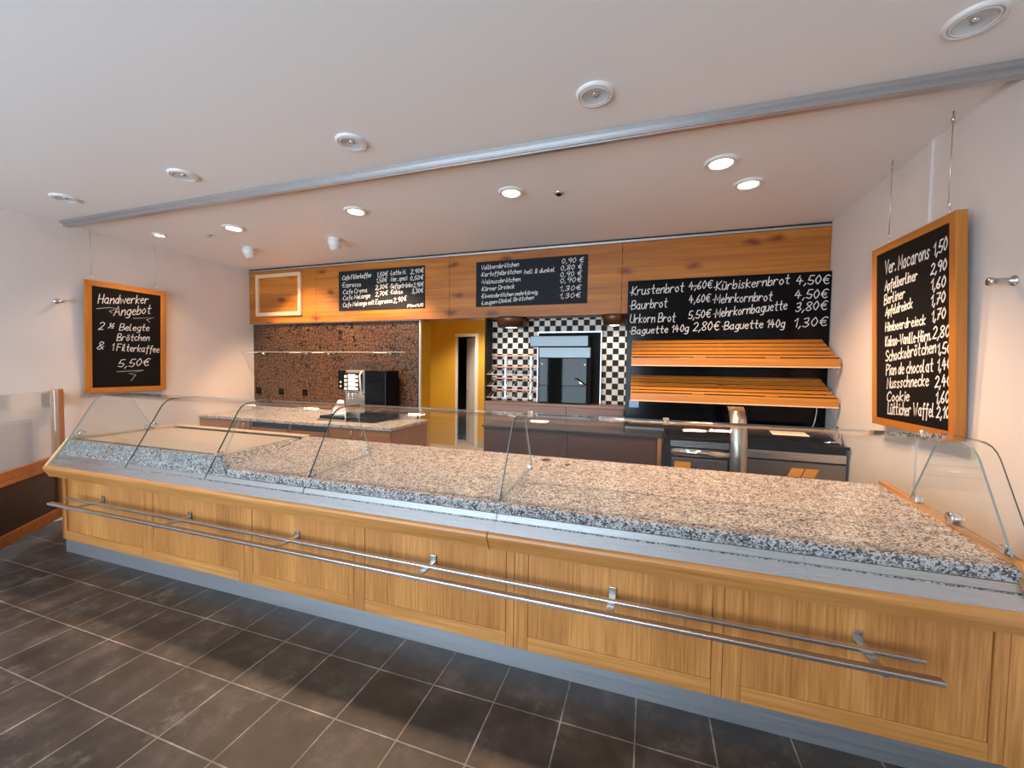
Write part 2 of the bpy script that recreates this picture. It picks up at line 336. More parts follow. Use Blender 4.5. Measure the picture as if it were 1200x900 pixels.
# corridor behind the opening
XC = -4.6
b = MB().box(XC - .1, XC, YB + .2, 6.9, 0, ZC)
structure(b.build('wall_corridor_left', M['ochre']))
structure(MB().box(-1.75, -1.65, 4.55, 6.9, 0, ZC).build('wall_corridor_right', M['ochre']))
b = MB().box(XC, -3.43, 6.9, 7.0, 0, ZC).box(-2.97, -1.65, 6.9, 7.0, 0, ZC).box(-3.43, -2.97, 6.9, 7.0, 2.1, ZC)
structure(b.build('wall_corridor_end', M['ochre']))
structure(MB().box(-4.6, -1.6, 8.2, 8.28, 0, ZC).box(-4.68, -4.6, 7.0, 8.28, 0, ZC).box(-1.6, -1.52, 7.0, 8.28, 0, ZC).build('wall_beyond', M['dark']))  # near-black wall colour stands in for the darkness of the unlit room
structure(MB().box(XC, -1.65, 4.4, 7.5, .0005, .004).build('floor_corridor', M['pale_floor']))
structure(MB().box(-2.97, -1.65, 6.885, 6.9, .004, .10).build('baseboard_corridor', M['grey']))
dr = bpy.data.objects.new('door_1', None); C.objects.link(dr); dr.location = (-3.2, 6.9, 0); structure(dr)
b = MB().box(-3.43, -3.415, 6.93, 7.01, 0, 2.1).box(-3.01, -2.95, 6.88, 7.01, 0, 2.1).box(-3.415, -3.01, 6.88, 7.01, 2.05, 2.1)
b.build('door_frame', M['white'], dr)
b = MB().obox((-3.012, 6.99, .01), (-.355, .30, 0), (.02, .024, 0), (0, 0, 2.03)); lf = b.build('door_leaf', M['white'], dr)
MB().lathe((-3.32, 7.24, 1.02), [(0, 0), (.012, 0), (.012, .05), (0, .05)], 10, axis=(-.64, -.76, 0)).tube([(-3.352, 7.202, 1.02), (-3.26, 7.125, 1.02)], .009, 8).build('door_handle', M['chrome'], lf)
# aluminium ceiling track between the two ceiling fields
b = MB().box(XL + .1, XR, 2.285, 2.335, ZC - .045, ZC).box(XL + .1, XR, 2.265, 2.285, ZC - .022, ZC).box(XL + .1, XR, 2.3, 2.306, ZC - .0475, ZC - .045)
structure(b.build('trim_1', M['alu']))
structure(MB().box(XR - .012, XR, 2.90, 2.94, 0, ZC).build('trim_2', M['wall']))          # cable duct on the right wall

# ------------------------------------------------------------------ display counter
LX, RX = -4.33, 1.255
ct = thing('display_counter', ((LX + RX) / 2, 2.3, 0), 'long oak sales counter with speckled granite top and curved glass display hood', 'counter')
MB().box(LX + .012, RX - .012, 1.9, 2.74, .1, .72).build('body', M['brown2'], ct)
MB().box(LX + .02, XR - .004, 1.885, 2.7, 0, .1).build('kick_plate', M['kick'], ct)
# oak front: upright fields between stiles, a rail below each
seams = [LX, -3.343, -2.411, -1.56, -.60, .333, 1.237]
for i in range(6):
    a, c = seams[i] + .001, seams[i+1] - .001
    f = MB().box(a, c, 1.892, 1.902, .102, .66).box(a + .07, c - .045, 1.884, 1.892, .172, .66).build('front_panel', M['oak_v'], ct)
    s0 = .07 if i else .045; s1 = .04
    MB().box(a, a + s0, 1.879, 1.893, .102, .66).build('stile', M['oak_v'], f, .002)
    MB().box(c - s1, c, 1.879, 1.893, .102, .66).build('stile', M['oak_v'], f, .002)
    MB().box(a + s0 + .001, c - s1 - .001, 1.879, 1.893, .102, .171).build('bottom_rail', M['oak_h'], f, .002)
MB().box(1.238, XR - .002, 1.879, 1.902, .102, .66).build('wall_filler', M['oak_v'], ct, .002)
for x0, x1, ya in ((LX - .006, LX + .012, 1.879), (RX + .01, RX + .03, 1.905)):
    MB().box(x0, x1, ya, 2.74, .102, .80).build('end_panel', M['oak_v'], ct, .002)
prof = [(1.90, .60), (1.836, .606), (1.822, .612), (1.792, .668), (1.787, .682), (1.790, .694), (1.800, .702), (1.86, .70), (1.90, .70)]
for x0, x1 in ((LX - .02, -.713), (-.711, XR - .002)):
    MB().prism_x(prof, x0, x1).build('nosing', M['oak_h'], ct, .004)
# stainless rails carrying the glass
for x0, x1 in ((LX + .01, -1.89), (-1.889, -.686), (-.685, .60), (.601, XR - .004)):
    MB().prism_x([(1.802, .700), (1.834, .745), (1.842, .742), (1.842, .70)], x0, x1).build('glass_rail', M['steel'], ct)
    MB().prism_x([(1.841, .751), (1.855, .776), (1.868, .772), (1.868, .72), (1.841, .72)], x0, x1).build('rear_rail', M['steel'], ct)
MB().box(LX + .01, XR - .004, 1.836, 1.842, .735, .7495).build('glass_gasket', M['granite2'], ct)
# sloping granite deck, its front edge in the shaded granite tone, and the ledge at the back
dz = lambda y: .826 + (y - 1.85) * (.049 / .92)
dx = lambda y: -2.50 - (y - 1.85) * .28
def slab(x0f, x0b, x1, y0, y1, th):
    vs = [(x0f, y0, dz(y0)), (x1, y0, dz(y0)), (x1, y1, dz(y1)), (x0b, y1, dz(y1))]
    vs += [(x, y, z - th) for x, y, z in vs]
    return MB().add(vs, [(0,1,2,3),(7,6,5,4),(0,4,5,1),(1,5,6,2),(2,6,7,3),(3,7,4,0)])
slab(dx(1.875), dx(2.535), RX - .02, 1.875, 2.535, .04).build('granite_deck', M['granite'], ct)
slab(-2.745, -2.76, RX - .02, 2.539, 2.77, .04).build('granite_ledge', M['granite'], ct, .003)
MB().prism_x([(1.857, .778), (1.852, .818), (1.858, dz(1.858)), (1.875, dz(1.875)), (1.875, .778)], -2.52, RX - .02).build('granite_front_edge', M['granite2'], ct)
for x, y, r in ((-.64, 2.68, .03), (-.48, 2.61, .018)):
    MB().lathe((x, y, dz(y) + .0005), [(r, 0), (r, .003), (r * .7, .003), (r * .6, .001), (0, .001)], 20).build('cable_grommet', M['brown'], ct)
# raised block on the left with its beige tray
BZ = .878
b = MB(); y0, y1 = 1.855, 1.93
vs = [(LX + .012, y0, .777), (-2.52, y0, .777), (-2.68, y1, BZ), (LX + .012, y1, BZ), (LX + .012, 1.97, BZ), (-2.69, 1.97, BZ), (LX + .012, 1.97, .77), (-2.52, 1.97, .77)]
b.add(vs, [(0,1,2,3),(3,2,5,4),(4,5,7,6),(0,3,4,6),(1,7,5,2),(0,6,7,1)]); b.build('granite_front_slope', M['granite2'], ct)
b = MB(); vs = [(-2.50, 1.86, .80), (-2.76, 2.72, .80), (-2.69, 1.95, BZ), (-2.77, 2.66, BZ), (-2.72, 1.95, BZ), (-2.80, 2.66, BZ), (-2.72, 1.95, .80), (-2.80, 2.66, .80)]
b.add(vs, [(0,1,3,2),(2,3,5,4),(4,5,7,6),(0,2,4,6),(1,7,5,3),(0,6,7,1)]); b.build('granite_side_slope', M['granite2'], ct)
vs = [(LX + .03, 1.972, BZ - .002), (-2.70, 1.972, BZ - .002), (-2.775, 2.66, BZ - .002), (LX + .03, 2.66, BZ - .002)]
vs += [(x, y, z - .04) for x, y, z in vs]
MB().add(vs, [(0,1,2,3),(7,6,5,4),(0,4,5,1),(1,5,6,2),(2,6,7,3),(3,7,4,0)]).build('tray', M['beige'], ct)
MB().box(LX + .03, -2.78, 2.66, 2.70, BZ - .05, BZ + .001).build('tray_seal', M['matte_black'], ct)
MB().box(LX + .03, -2.70, 1.966, 1.975, BZ - .01, BZ + .002).build('tray_seal', M['matte_black'], ct)
MB().box(LX - .006, -2.76, 2.70, 2.77, .70, BZ + .012).build('back_rail', M['pale_wood'], ct, .004)
MB().prism_x([(2.695, .70), (2.695, BZ + .006), (2.70, BZ + .006), (2.70, .70)], LX + .03, -2.77).build('back_rail_lip', M['steel'], ct)
tp = [(1.795, .70), (1.925, .888), (1.94, .893), (2.77, .893), (2.77, .80), (1.9, .70)]
MB().prism_x(tp, LX - .012, LX + .012).build('end_trim', M['pale_wood'], ct, .004)
tr = [(1.80, .70), (1.865, dz(1.86) + .012), (1.88, dz(1.88) + .016), (2.77, dz(2.77) + .016), (2.77, .78), (1.9, .70)]
MB().prism_x(tr, RX - .02, RX + .006).build('end_trim', M['oak_y'], ct, .004)
# curved glass hood
gp = [(1.8385, .752), (1.947, .944), (2.055, 1.138), (2.072, 1.168), (2.092, 1.193), (2.118, 1.212), (2.15, 1.222), (2.19, 1.2255), (2.34, 1.2255)]
def offset(pts, d):
    out = []
    for i, p in enumerate(pts):
        a = pts[max(i-1, 0)]; c = pts[min(i+1, len(pts)-1)]; t = Vector((c[0]-a[0], c[1]-a[1])).normalized(); out.append((p[0] + t.y * d, p[1] - t.x * d))
    return out
gi = offset(gp, .007)
def pane(x0, x1, e0=1):
    b = MB(); n = len(gp)
    vs = [(x0, y, z) for y, z in gp] + [(x1, y, z) for y, z in gp] + [(x0, y, z) for y, z in gi] + [(x1, y, z) for y, z in gi]
    b.add(vs, [(i, n+i, n+i+1, i+1) for i in range(n-1)], 0, True)
    b.add(vs, [(2*n+i+1, 3*n+i+1, 3*n+i, 2*n+i) for i in range(n-1)], 0, True)
    b.add(vs, [(i, i+1, 2*n+i+1, 2*n+i) for i in range(n-1)], e0)
    b.add(vs, [(n+i+1, n+i, 3*n+i, 3*n+i+1) for i in range(n-1)], 1)
    b.add(vs, [(0, 2*n, 3*n, n), (n-1, 2*n-1, 4*n-1, 3*n-1)], 2)
    return b.build('curved_glass_pane', [M['glass'], M['edge'], M['edge_l']], ct)
gx = [LX + .02, -3.482, -2.694, -1.889, -.685, 1.303]
for a, c in zip(gx, gx[1:]): pane(a + .0015, c - .0015, 2 if a == gx[0] else 1)
def divider(x, bottom, rear_top, rear_bot):      # upright glass sheet following the hood
    pts = [p for p in offset(gp, .012) if p[1] > bottom(p[0]) + .01]
    y0 = next(y for y in [1.84 + .002 * k for k in range(200)] if .752 + (y - 1.8385) * 1.775 - .02 > bottom(y))
    out = [(y0, bottom(y0))] + pts + [rear_top, rear_bot]
    b = MB(); n = len(out)
    vs = [(x - .004, y, z) for y, z in out] + [(x + .004, y, z) for y, z in out]
    b.add(vs, [tuple(range(n))[::-1], tuple(range(n, 2*n))], 0)
    b.add(vs, [(i, (i+1) % n, n+(i+1) % n, n+i) for i in range(n)], 2)
    o = b.build('glass_divider', [M['glass'], M['edge'], M['edge_l']], ct)
    for y in (out[0][0] + .03, rear_bot[0] - .05):
        MB().box(x - .012, x + .012, y - .014, y + .014, bottom(y) - .001, bottom(y) + .028).build('glass_clip', M['chrome'], o, .003)
deckb = lambda y: dz(y) + .004
divider(-.69, deckb, (2.345, 1.17), (2.50, deckb(2.5)))
divider(-1.894, deckb, (2.30, 1.19), (2.47, deckb(2.47)))
divider(-2.70, lambda y: BZ + .002, (2.10, 1.13), (1.98, BZ + .002))
divider(RX - .012, lambda y: dz(y) + .02, (2.33, 1.19), (2.50, dz(2.5) + .02))
divider(LX + .02, lambda y: .896, (2.33, 1.19), (2.50, .896))
# glass shelf support tube along the back of the hood
MB().tube([(-.72, 2.335, 1.213), (RX - .02, 2.335, 1.213)], .008, 10).build('hood_tube', M['chrome'], ct)
for x in (-.66, .1, RX - .06): MB().lathe((x, 2.335, 1.2), [(0, 0), (.016, 0), (.016, .035), (0, .035)], 14).build('hood_clamp', M['steel_y'], ct)
for x, y in ((LX + .02, 2.0), (LX + .02, 2.5), (RX - .012, 2.2)):
    MB().lathe((x - .02, y, (.895 if x < 0 else dz(y) + .016) + .026), [(0, 0), (.022, 0), (.024, .006), (.024, .03), (.022, .036), (0, .036)], 18, axis=(1, 0, 0)).build('end_glass_clamp', M['chrome'], ct)
# two bar bag shelf on brackets along the front
MB().box(-4.05, .955, 1.675, 1.708, .468, .484).build('bag_rail', M['steel'], ct, .003)
MB().box(-4.10, .96, 1.788, 1.812, .468, .483).build('bag_rail', M['steel'], ct, .003)
for k in range(6):
    x = -3.82 + .9235 * k
    MB().box(x - .016, x + .016, 1.70, 1.8795, .456, .468).box(x - .016, x + .016, 1.874, 1.8795, .44, .50).box(x - .012, x + .012, 1.68, 1.71, .460, .4685).build('rail_bracket', M['steel_y'], ct, .002)

# ------------------------------------------------------------------ swing gate at the left wall
HX, HY = -5.06, 2.20
gt = thing('swing_gate', (HX, HY, 0), 'wood framed swing gate with glass above and dark panel below at left wall', 'gate')
d = Vector((.656, -.755, 0)); nn = Vector((.755, .656, 0)); o0 = Vector((HX, HY, 0))
def gbox(name, mat, s0, s1, t0, t1, z0, z1, par=gt, bev=.003):
    return MB().obox(o0 + d * s0 + nn * t0 + Vector((0, 0, z0)), d * (s1 - s0), nn * (t1 - t0), (0, 0, z1 - z0)).build(name, mat, par, bev)
gbox('post', M['gate_wood'], 0, .07, -.03, .03, .085, 1.245)
gbox('post', M['gate_wood'], .80, .865, -.022, .022, .085, 1.245)
gbox('bottom_rail', M['gate_wood_h'], .071, .799, -.02, .02, .085, .175)
gbox('middle_rail', M['gate_wood_h'], .071, .799, -.02, .02, .585, .655)
gbox('ledge', M['gate_wood_h'], .071, .799, -.028, .02, .545, .583)
gbox('lower_panel', M['mesh'], .071, .799, -.006, .006, .176, .544)
gbox('glass_pane', M['frost'], .071, .799, -.004, .004, .656, 1.235, bev=0)
h = gbox('hinge', M['chrome'], -.05, 0, -.012, .012, 1.08, 1.20)
MB().tube([o0 + d * -.05 + Vector((0, 0, 1.07)), o0 + d * -.05 + Vector((0, 0, 1.21))], .010, 12).build('hinge_pin', M['steel_y'], h)
MB().box(XL, XL + .006, 2.15, 2.28, 1.08, 1.20).obox((XL + .004, 2.20, 1.09), (.09, .015, 0), (0, .012, 0), (0, 0, .1)).build('wall_plate', M['steel_y'], gt)

# ------------------------------------------------------------------ chalk writing: single stroke hand, points are (x tenths)(height letter)
GL = {'A':'/0e3o6e /1i5i','B':'/0e0o 0o4o4k0j 0j5i5f0e','C':'5m3o0l0g3e5f','D':'/0e0o 0o5m5g0e','E':'/5o0o0e5e /0j4j','F':'/5o0o0e /0j4j','H':'/0e0o /5e5o /0j5j','K':'/0e0o /5o0i5e',
'L':'/0o0e4e','M':'/0e0o3h6o6e','N':'/0e0o5e5o','P':'/0e0o 0o5n5k0i','S':'5m3o0m2j5h3e0f','U':'0o0g3e5g5o','V':'/0o3e6o','W':'/0o2e3k5e7o',
'a':'4j2k0h2e4g /4k4e5e','b':'/0o0e 0h3k4g2e0f','c':'4j2k0h2e4f','d':'4h2k0g2e4h /4o4e','e':'0h4i2k0h2e4f','f':'4n3o2m2b /0k4k','g':'4j2k0h2e4g /4k4d 4d3b0b','h':'/0o0e 0h3k4h4e',
'i':'/1k1e /1m1n','k':'/0o0e /4k0h4e','l':'0o0f2e','m':'/0k0e 0h2k3h3e 3h5k6h6e','n':'/0k0e 0h3k4h4e','o':'2k0h2e4h2k','p':'/0k0b 0i3k4g2e0f','q':'4j2k0h2e4g /4k4b','r':'/0k0e 0h2k4j',
's':'4j2k1i3g2e0f','t':'2o2f4e /0k4k','u':'0k0f2e4g /4k4e','w':'/0k1e3j5e6k','v':'/0k2e4k','x':'/0k4e /4k0e','y':'/0k2e /4k1b','z':'/0k4k0e4e',
'0':'2o0j2e4j2o','1':'/0l2o2e','2':'0m2o4l0e /0e4e','3':'0n3o3k1j 1j4h2e0f','4':'/2o0i5i /3l3e','5':'/4o1o0j 0j4i3e0f','6':'3o0h2e4g2i0g','7':'/0o4o1e /1j4j','8':'2j0m2o4m2j0g2e4g2j','9':'4l2j0l2o4m3e',
'€':'5n3o1l1h3e5f /0k4k /0i4i',',':'/1f0c','.':'/0e1f','·':'/0i1i','-':'/0i3i','&':'5e1l2o4m0g2e5i','½':'/0m1o1j /0e4o /3i5i3e5e','(':'2p0j2c','?':'0m2o4m2h /2e2f',')':'0p2j0c'}
for k, base in (('ä','a'),('ö','o'),('ü','u')): GL[k] = GL[base] + ' /1m1n /3m3n'
def strokes(txt):
    x = 0; out = []
    for ch in txt:
        if ch == ' ': x += .32; continue
        w = 0
        for s in GL[ch].split():
            straight = s[0] == '/'; s = s.lstrip('/')
            p = [(int(s[i]) * .1, (ord(s[i+1]) - 101) * .1) for i in range(0, len(s), 2)]
            w = max(w, max(q[0] for q in p))
            if not straight and len(p) > 2:
                q = []
                for i in range(len(p) - 1):
                    a, b_, c, e = p[max(i-1, 0)], p[i], p[i+1], p[min(i+2, len(p)-1)]
                    for k in range(5):
                        t = k / 5; q.append(tuple(.5 * (2*b_[j] + (c[j]-a[j])*t + (2*a[j]-5*b_[j]+4*c[j]-e[j])*t*t + (3*b_[j]-a[j]-3*c[j]+e[j])*t**3) for j in (0, 1)))
                p = q + [p[-1]]
            out.append([(x + a * 1.0, z) for a, z in p])
        x += w + .17
    return out, x - .17
def ribbon(mb, pts, P, t, k=0):     # one chalk stroke, pts in (s, z), laid by P
    p = [pts[0]]
    for q in pts[1:]:
        if math.hypot(q[0] - p[-1][0], q[1] - p[-1][1]) > 1e-5: p.append(q)
    if len(p) < 2: return
    vs = []; n = len(p)
    for i, (a, z) in enumerate(p):
        d0 = Vector((a - p[i-1][0], z - p[i-1][1])).normalized() if i else None
        d1 = Vector((p[i+1][0] - a, p[i+1][1] - z)).normalized() if i < n - 1 else None
        d = ((d0 or d1) + (d1 or d0)); d = d.normalized() if d.length > .2 else (d0 or d1)
        w = t * .5 / max(.6, d.dot(d0 or d1)); e = t * .4 * (-1 if i == 0 else 1 if i == n - 1 else 0)
        vs += [P(a + d.x * e - d.y * w, z + d.y * e + d.x * w, k), P(a + d.x * e + d.y * w, z + d.y * e - d.x * w, k)]
    mb.add(vs, [(2*i, 2*i+1, 2*i+3, 2*i+2) for i in range(n - 1)])
def write(parent, rows, P, t, mat='chalk', slant=.12):
    for txt, s0, z0, s1, z1, h in rows:
        st, w = strokes(txt); b = MB(); L = s1 - s0; jit = random.Random(txt + str(z0))
        for k, s in enumerate(st):
            dzj = jit.uniform(-.012, .012) * h * 3
            ribbon(b, [(s0 + (x + z * slant) / (w + .1) * L, z0 + (z1 - z0) * x / w + z * h + dzj) for x, z in s], P, t, k % 9)
        b.build('chalk_writing', M[mat], parent)
def squiggle(parent, pts, P, t):
    b = MB(); ribbon(b, pts, P, t); b.build('chalk_underline', M['chalk_dim'], parent)
T_LEFT =[
('Handwerker',0.100,2.066,0.526,2.130,0.091),
('Angebot',0.224,1.963,0.549,2.024,0.095),
('2',0.102,1.814,0.147,1.818,0.075),
('½',0.179,1.835,0.229,1.836,0.051),
('Belegte',0.269,1.818,0.536,1.838,0.069),
('Brötchen',0.248,1.713,0.536,1.731,0.069),
('&',0.090,1.616,0.146,1.618,0.075),
('1 Filterkaffee',0.206,1.613,0.631,1.606,0.069),
('5,50€',0.256,1.442,0.536,1.462,0.078),
]
T_COFFEE =[
('·Cafe Filterkaffee',-3.646,2.548,-3.209,2.566,0.053),
('1,50€',-3.129,2.561,-2.972,2.569,0.051),
('·Latte M.',-2.943,2.571,-2.720,2.575,0.050),
('2,90€',-2.662,2.569,-2.486,2.579,0.050),
('·Espresso',-3.647,2.464,-3.359,2.460,0.053),
('1,50€',-3.136,2.493,-2.984,2.497,0.051),
('·Ver. spezi',-2.943,2.495,-2.708,2.503,0.051),
('0,50€',-2.668,2.496,-2.489,2.501,0.049),
('·Cafe Crema',-3.640,2.374,-3.265,2.389,0.053),
('2,30€',-3.148,2.409,-2.972,2.418,0.051),
('·Saftgetränke',-2.943,2.415,-2.633,2.420,0.050),
('2,90€',-2.622,2.411,-2.486,2.422,0.050),
('·Cafe Melange',-3.641,2.300,-3.222,2.320,0.053),
('2,70€',-3.148,2.327,-2.972,2.340,0.051),
('·Kakao',-2.942,2.349,-2.766,2.346,0.050),
('3,30€',-2.644,2.341,-2.491,2.349,0.050),
('Cafe Melange mit Espresso',-3.628,2.215,-2.907,2.247,0.053),
('2,90€',-2.895,2.241,-2.713,2.264,0.056),
('(Pfand 0,15)',-2.707,2.184,-2.488,2.192,0.030),
]
T_ROLLS =[
('Vollkornbrötchen',-1.769,2.561,-1.332,2.574,0.047),
('0,90 €',-0.871,2.571,-0.641,2.572,0.048),
('·Kartoffelbrötchen',-1.771,2.486,-1.301,2.499,0.046),
('hell & dunkel',-1.271,2.488,-0.942,2.494,0.045),
('0,80 €',-0.881,2.503,-0.656,2.505,0.048),
('·Walnussbrötchen',-1.767,2.404,-1.312,2.415,0.047),
('0,90 €',-0.885,2.434,-0.660,2.439,0.048),
('·Körner Dreieck',-1.766,2.326,-1.377,2.342,0.047),
('0,90€',-0.884,2.372,-0.659,2.375,0.049),
('·Eiweissbrötchen mehrkörnig',-1.765,2.252,-1.122,2.271,0.042),
('1,30€',-0.888,2.288,-0.662,2.294,0.049),
('·Laugen-Dinkel Brötchen',-1.765,2.176,-1.161,2.217,0.043),
('1,30€',-0.887,2.212,-0.666,2.219,0.048),
]
T_BREAD =[
('·Krustenbrot',-0.186,2.207,0.303,2.228,0.082),
('4,60€',0.343,2.240,0.543,2.247,0.070),
('·Kürbiskernbrot',0.552,2.221,1.151,2.255,0.078),
('4,50€',1.197,2.243,1.444,2.240,0.073),
('·Baurbrot',-0.186,2.072,0.162,2.085,0.083),
('4,60€',0.347,2.114,0.530,2.123,0.071),
('·Mehrkornbrot',0.547,2.107,1.027,2.114,0.078),
('4,50€',1.191,2.123,1.435,2.121,0.073),
('Urkorn Brot',-0.176,1.943,0.237,1.946,0.083),
('5,50€',0.347,1.967,0.539,1.980,0.072),
('·Mehrkornbaguette',0.559,1.975,1.141,2.035,0.078),
('3,80€',1.202,2.012,1.435,2.025,0.074),
('·Baguette 140g',-0.180,1.833,0.355,1.853,0.066),
('2,80€',0.391,1.857,0.614,1.862,0.079),
('·Baguette 140g',0.633,1.866,1.129,1.879,0.070),
('1,30€',1.193,1.877,1.441,1.885,0.074),
]
T_PASTRY =[
('Ver. Macarons',0.130,2.094,0.528,2.092,0.078),
('1,50',0.552,2.096,0.652,2.105,0.061),
('Apfelberliner',0.130,1.994,0.430,2.000,0.057),
('2,90',0.533,2.006,0.648,2.007,0.052),
('Berliner',0.123,1.910,0.326,1.924,0.057),
('1,60',0.534,1.924,0.642,1.927,0.053),
('Apfeldreieck',0.137,1.839,0.389,1.856,0.052),
('1,70',0.534,1.845,0.640,1.849,0.053),
('Himbeerdreieck',0.136,1.747,0.496,1.753,0.052),
('1,70',0.540,1.763,0.643,1.771,0.052),
('Kakao-Vanille-Hörn.',0.136,1.656,0.540,1.668,0.057),
('2,80',0.550,1.675,0.670,1.677,0.057),
('Schockobrötchen',0.139,1.563,0.577,1.604,0.063),
('1,50',0.582,1.595,0.681,1.597,0.052),
('Pian de chocolat',0.144,1.480,0.555,1.506,0.063),
('1,40',0.583,1.510,0.680,1.521,0.057),
('Nussschnecke',0.154,1.400,0.525,1.432,0.062),
('2,40',0.568,1.425,0.681,1.435,0.057),
('Cookie',0.155,1.322,0.370,1.338,0.057),
('1,60',0.573,1.343,0.669,1.354,0.057),
('Lütticher Waffel',0.162,1.244,0.564,1.272,0.068),
('2,10',0.579,1.270,0.671,1.277,0.057),
]
# ------------------------------------------------------------------ framed chalkboards hanging on the side walls
def framed_board(name, A, B, z0, z1, fw_, dep, lean, label, ua):
    # A -> B is the foot of the front face from its left to its right end as one reads it; the top leans out by `lean`
    A, B = Vector((*A, 0)), Vector((*B, 0)); L = (B - A).length; s = (B - A) / L; n = s.cross(Vector((0, 0, 1)))   # n points to the reader
    root = thing(name, tuple((A + B) / 2 + Vector((0, 0, z0))), label, 'chalkboard')
    F = lambda q, z, t=0: A + s * q + n * (t + lean * (z - z0) / (z1 - z0)) + Vector((0, 0, z))
    hexa = [(0,1,2,3),(7,6,5,4),(0,4,5,1),(1,5,6,2),(2,6,7,3),(3,7,4,0)]
    def slab_(nm, pts, t0, t1, mat, bev=.0015):
        vs = [F(q, z, t1) for q, z in pts] + [F(q, z, t0) for q, z in pts]
        return MB().add(vs, hexa).build(nm, mat, root, bev)
    i0 = fw_ - .004
    slab_('writing_surface', [(i0, z0+i0), (L-i0, z0+i0), (L-i0, z1-i0), (i0, z1-i0)], -.018, -.006, M['board'], 0)
    slab_('frame_rail', [(0, z1), (0, z0), (fw_, z0 + fw_), (fw_, z1 - fw_)], -dep, 0, M['frame_z'])
    slab_('frame_rail', [(L, z0), (L, z1), (L - fw_, z1 - fw_), (L - fw_, z0 + fw_)], -dep, 0, M['frame_z'])
    slab_('frame_rail', [(0, z0), (L, z0), (L - fw_, z0 + fw_), (fw_, z0 + fw_)], -dep, 0, M['frame_y'])
    slab_('frame_rail', [(L, z1), (0, z1), (fw_, z1 - fw_), (L - fw_, z1 - fw_)], -dep, 0, M['frame_y'])
    for a in ua:
        p = F(a, z1, -dep * .5); U = lambda h, q=0: p + Vector((0, 0, h)) + s * q; H = ZC - z1
        w = MB().tube([U(.05), U(H - .004)], .0022, 6).build('hanging_wire', M['steel_y'], root)
        MB().tube([U(-.002), U(.015, .012), U(.035, .012), U(.05), U(.06, .014)], .003, 6).build('hook', M['steel_y'], w)
        MB().lathe(U(H - .05), [(0, 0), (.007, 0), (.007, .02), (.003, .024), (.003, .05), (0, .05)], 10).build('ceiling_ferrule', M['steel_y'], w)
    return root, (lambda q, z, k=0: tuple(F(q, z, -.0052 + k * .0002)))
lb, PL = framed_board('hanging_chalkboard', (-5.17, 2.435), (-5.17, 3.13), 1.185, 2.285, .052, .03, .04, 'wood framed chalkboard with the craftsman offer hanging on left wall', (.055, .60))
write(lb, T_LEFT, PL, .0065, slant=.2)
for pts in ([(.09,2.015),(.19,2.04),(.26,2.04),(.19,2.005),(.21,1.99)], [(.39,1.955),(.58,1.985),(.51,1.955),(.54,1.93)], [(.25,1.395),(.48,1.41),(.35,1.375),(.41,1.36),(.37,1.30)]):
    squiggle(lb, pts, PL, .006)
rb, PR = framed_board('hanging_chalkboard', (1.388, 3.232), (1.4093, 2.5193), 1.168, 2.27, .044, .045, .046, 'wood framed chalkboard with the pastry price list hanging on right wall', (.13, .62))
write(rb, T_PASTRY, PR, .0075)

# ------------------------------------------------------------------ oak fascia over the back wall and what hangs on it
YF = 4.2
fs = thing('wood_fascia', (-1.87, YF, 2.04), 'long knotty oak fascia board running under the ceiling along back wall', 'fascia')
fx = [XL + .003, -4.066, -2.161, -.265, XR - .003]
for a, c in zip(fx, fx[1:]): MB().box(a + .0015, c - .0015, YF, YF + .02, 2.04, 2.735).build('fascia_panel', M['fascia'], fs, .0015)
MB().box(-2.56, -.2, YF + .021, 4.445, 2.04, 2.055).build('soffit', M['brown2'], fs)
MB().box(XL + .003, XR - .003, YF - .004, YF + .016, 2.738, 2.758).build('top_strip', M['alu'], fs)
MB().box(XL + .003, XR - .003, YF + .004, YF + .016, 2.758, ZC - .001).build('shadow_gap', M['dark'], fs)
fr = thing('empty_picture_frame', (-4.675, YF, 2.13), 'empty pale wood frame mounted on the left end of oak fascia', 'frame')
x0, x1, z0, z1, w = -5.06, -4.285, 2.135, 2.69, .048
for pts in ([(x0,z1),(x0,z0),(x0+w,z0+w),(x0+w,z1-w)], [(x1,z0),(x1,z1),(x1-w,z1-w),(x1-w,z0+w)], [(x0,z0),(x1,z0),(x1-w,z0+w),(x0+w,z0+w)], [(x1,z1),(x0,z1),(x0+w,z1-w),(x1-w,z1-w)]):
    vs = [(a, YF - .035, z) for a, z in pts] + [(a, YF - .001, z) for a, z in pts]
    MB().add(vs, [(0,1,2,3),(7,6,5,4),(0,4,5,1),(1,5,6,2),(2,6,7,3),(3,7,4,0)]).build('frame_rail', M['pale_wood'], fr, .003)
def flat_board(name, x0, x1, z0, z1, mat, label):
    r = thing(name, ((x0 + x1) / 2, YF, z0), label, 'menu board')
    MB().box(x0, x1, YF - .013, YF - .001, z0, z1).build('slate', M[mat], r, .0015)
    return r
cm = flat_board('menu_board', -3.695, -2.478, 2.172, 2.658, 'slate_board', 'small slate menu board with coffee prices on oak fascia')
write(cm, T_COFFEE, lambda q, z, k=0: (q, YF - .0138 - k * .0002, z), .0068)
rm = flat_board('menu_board', -1.827, -.604, 2.158, 2.648, 'slate_board', 'slate menu board with bread roll prices in the middle of oak fascia')
write(rm, T_ROLLS, lambda q, z, k=0: (q, YF - .0138 - k * .0002, z), .0055)
bp = thing('black_wall_panel', (.63, 4.18, .93), 'tall glossy black panel with chalked bread prices above the slatted shelves', 'menu panel')
MB().box(-.203, XR - .006, 4.15, 4.198, .93, 2.348).build('panel', M['black'], bp, .001)
write(bp, T_BREAD, lambda q, z, k=0: (q, 4.1492 - k * .0002, z), .0068)
squiggle(bp, [(.345, 2.268), (.43, 2.275)], lambda q, z, k=0: (q, 4.147, z), .012)

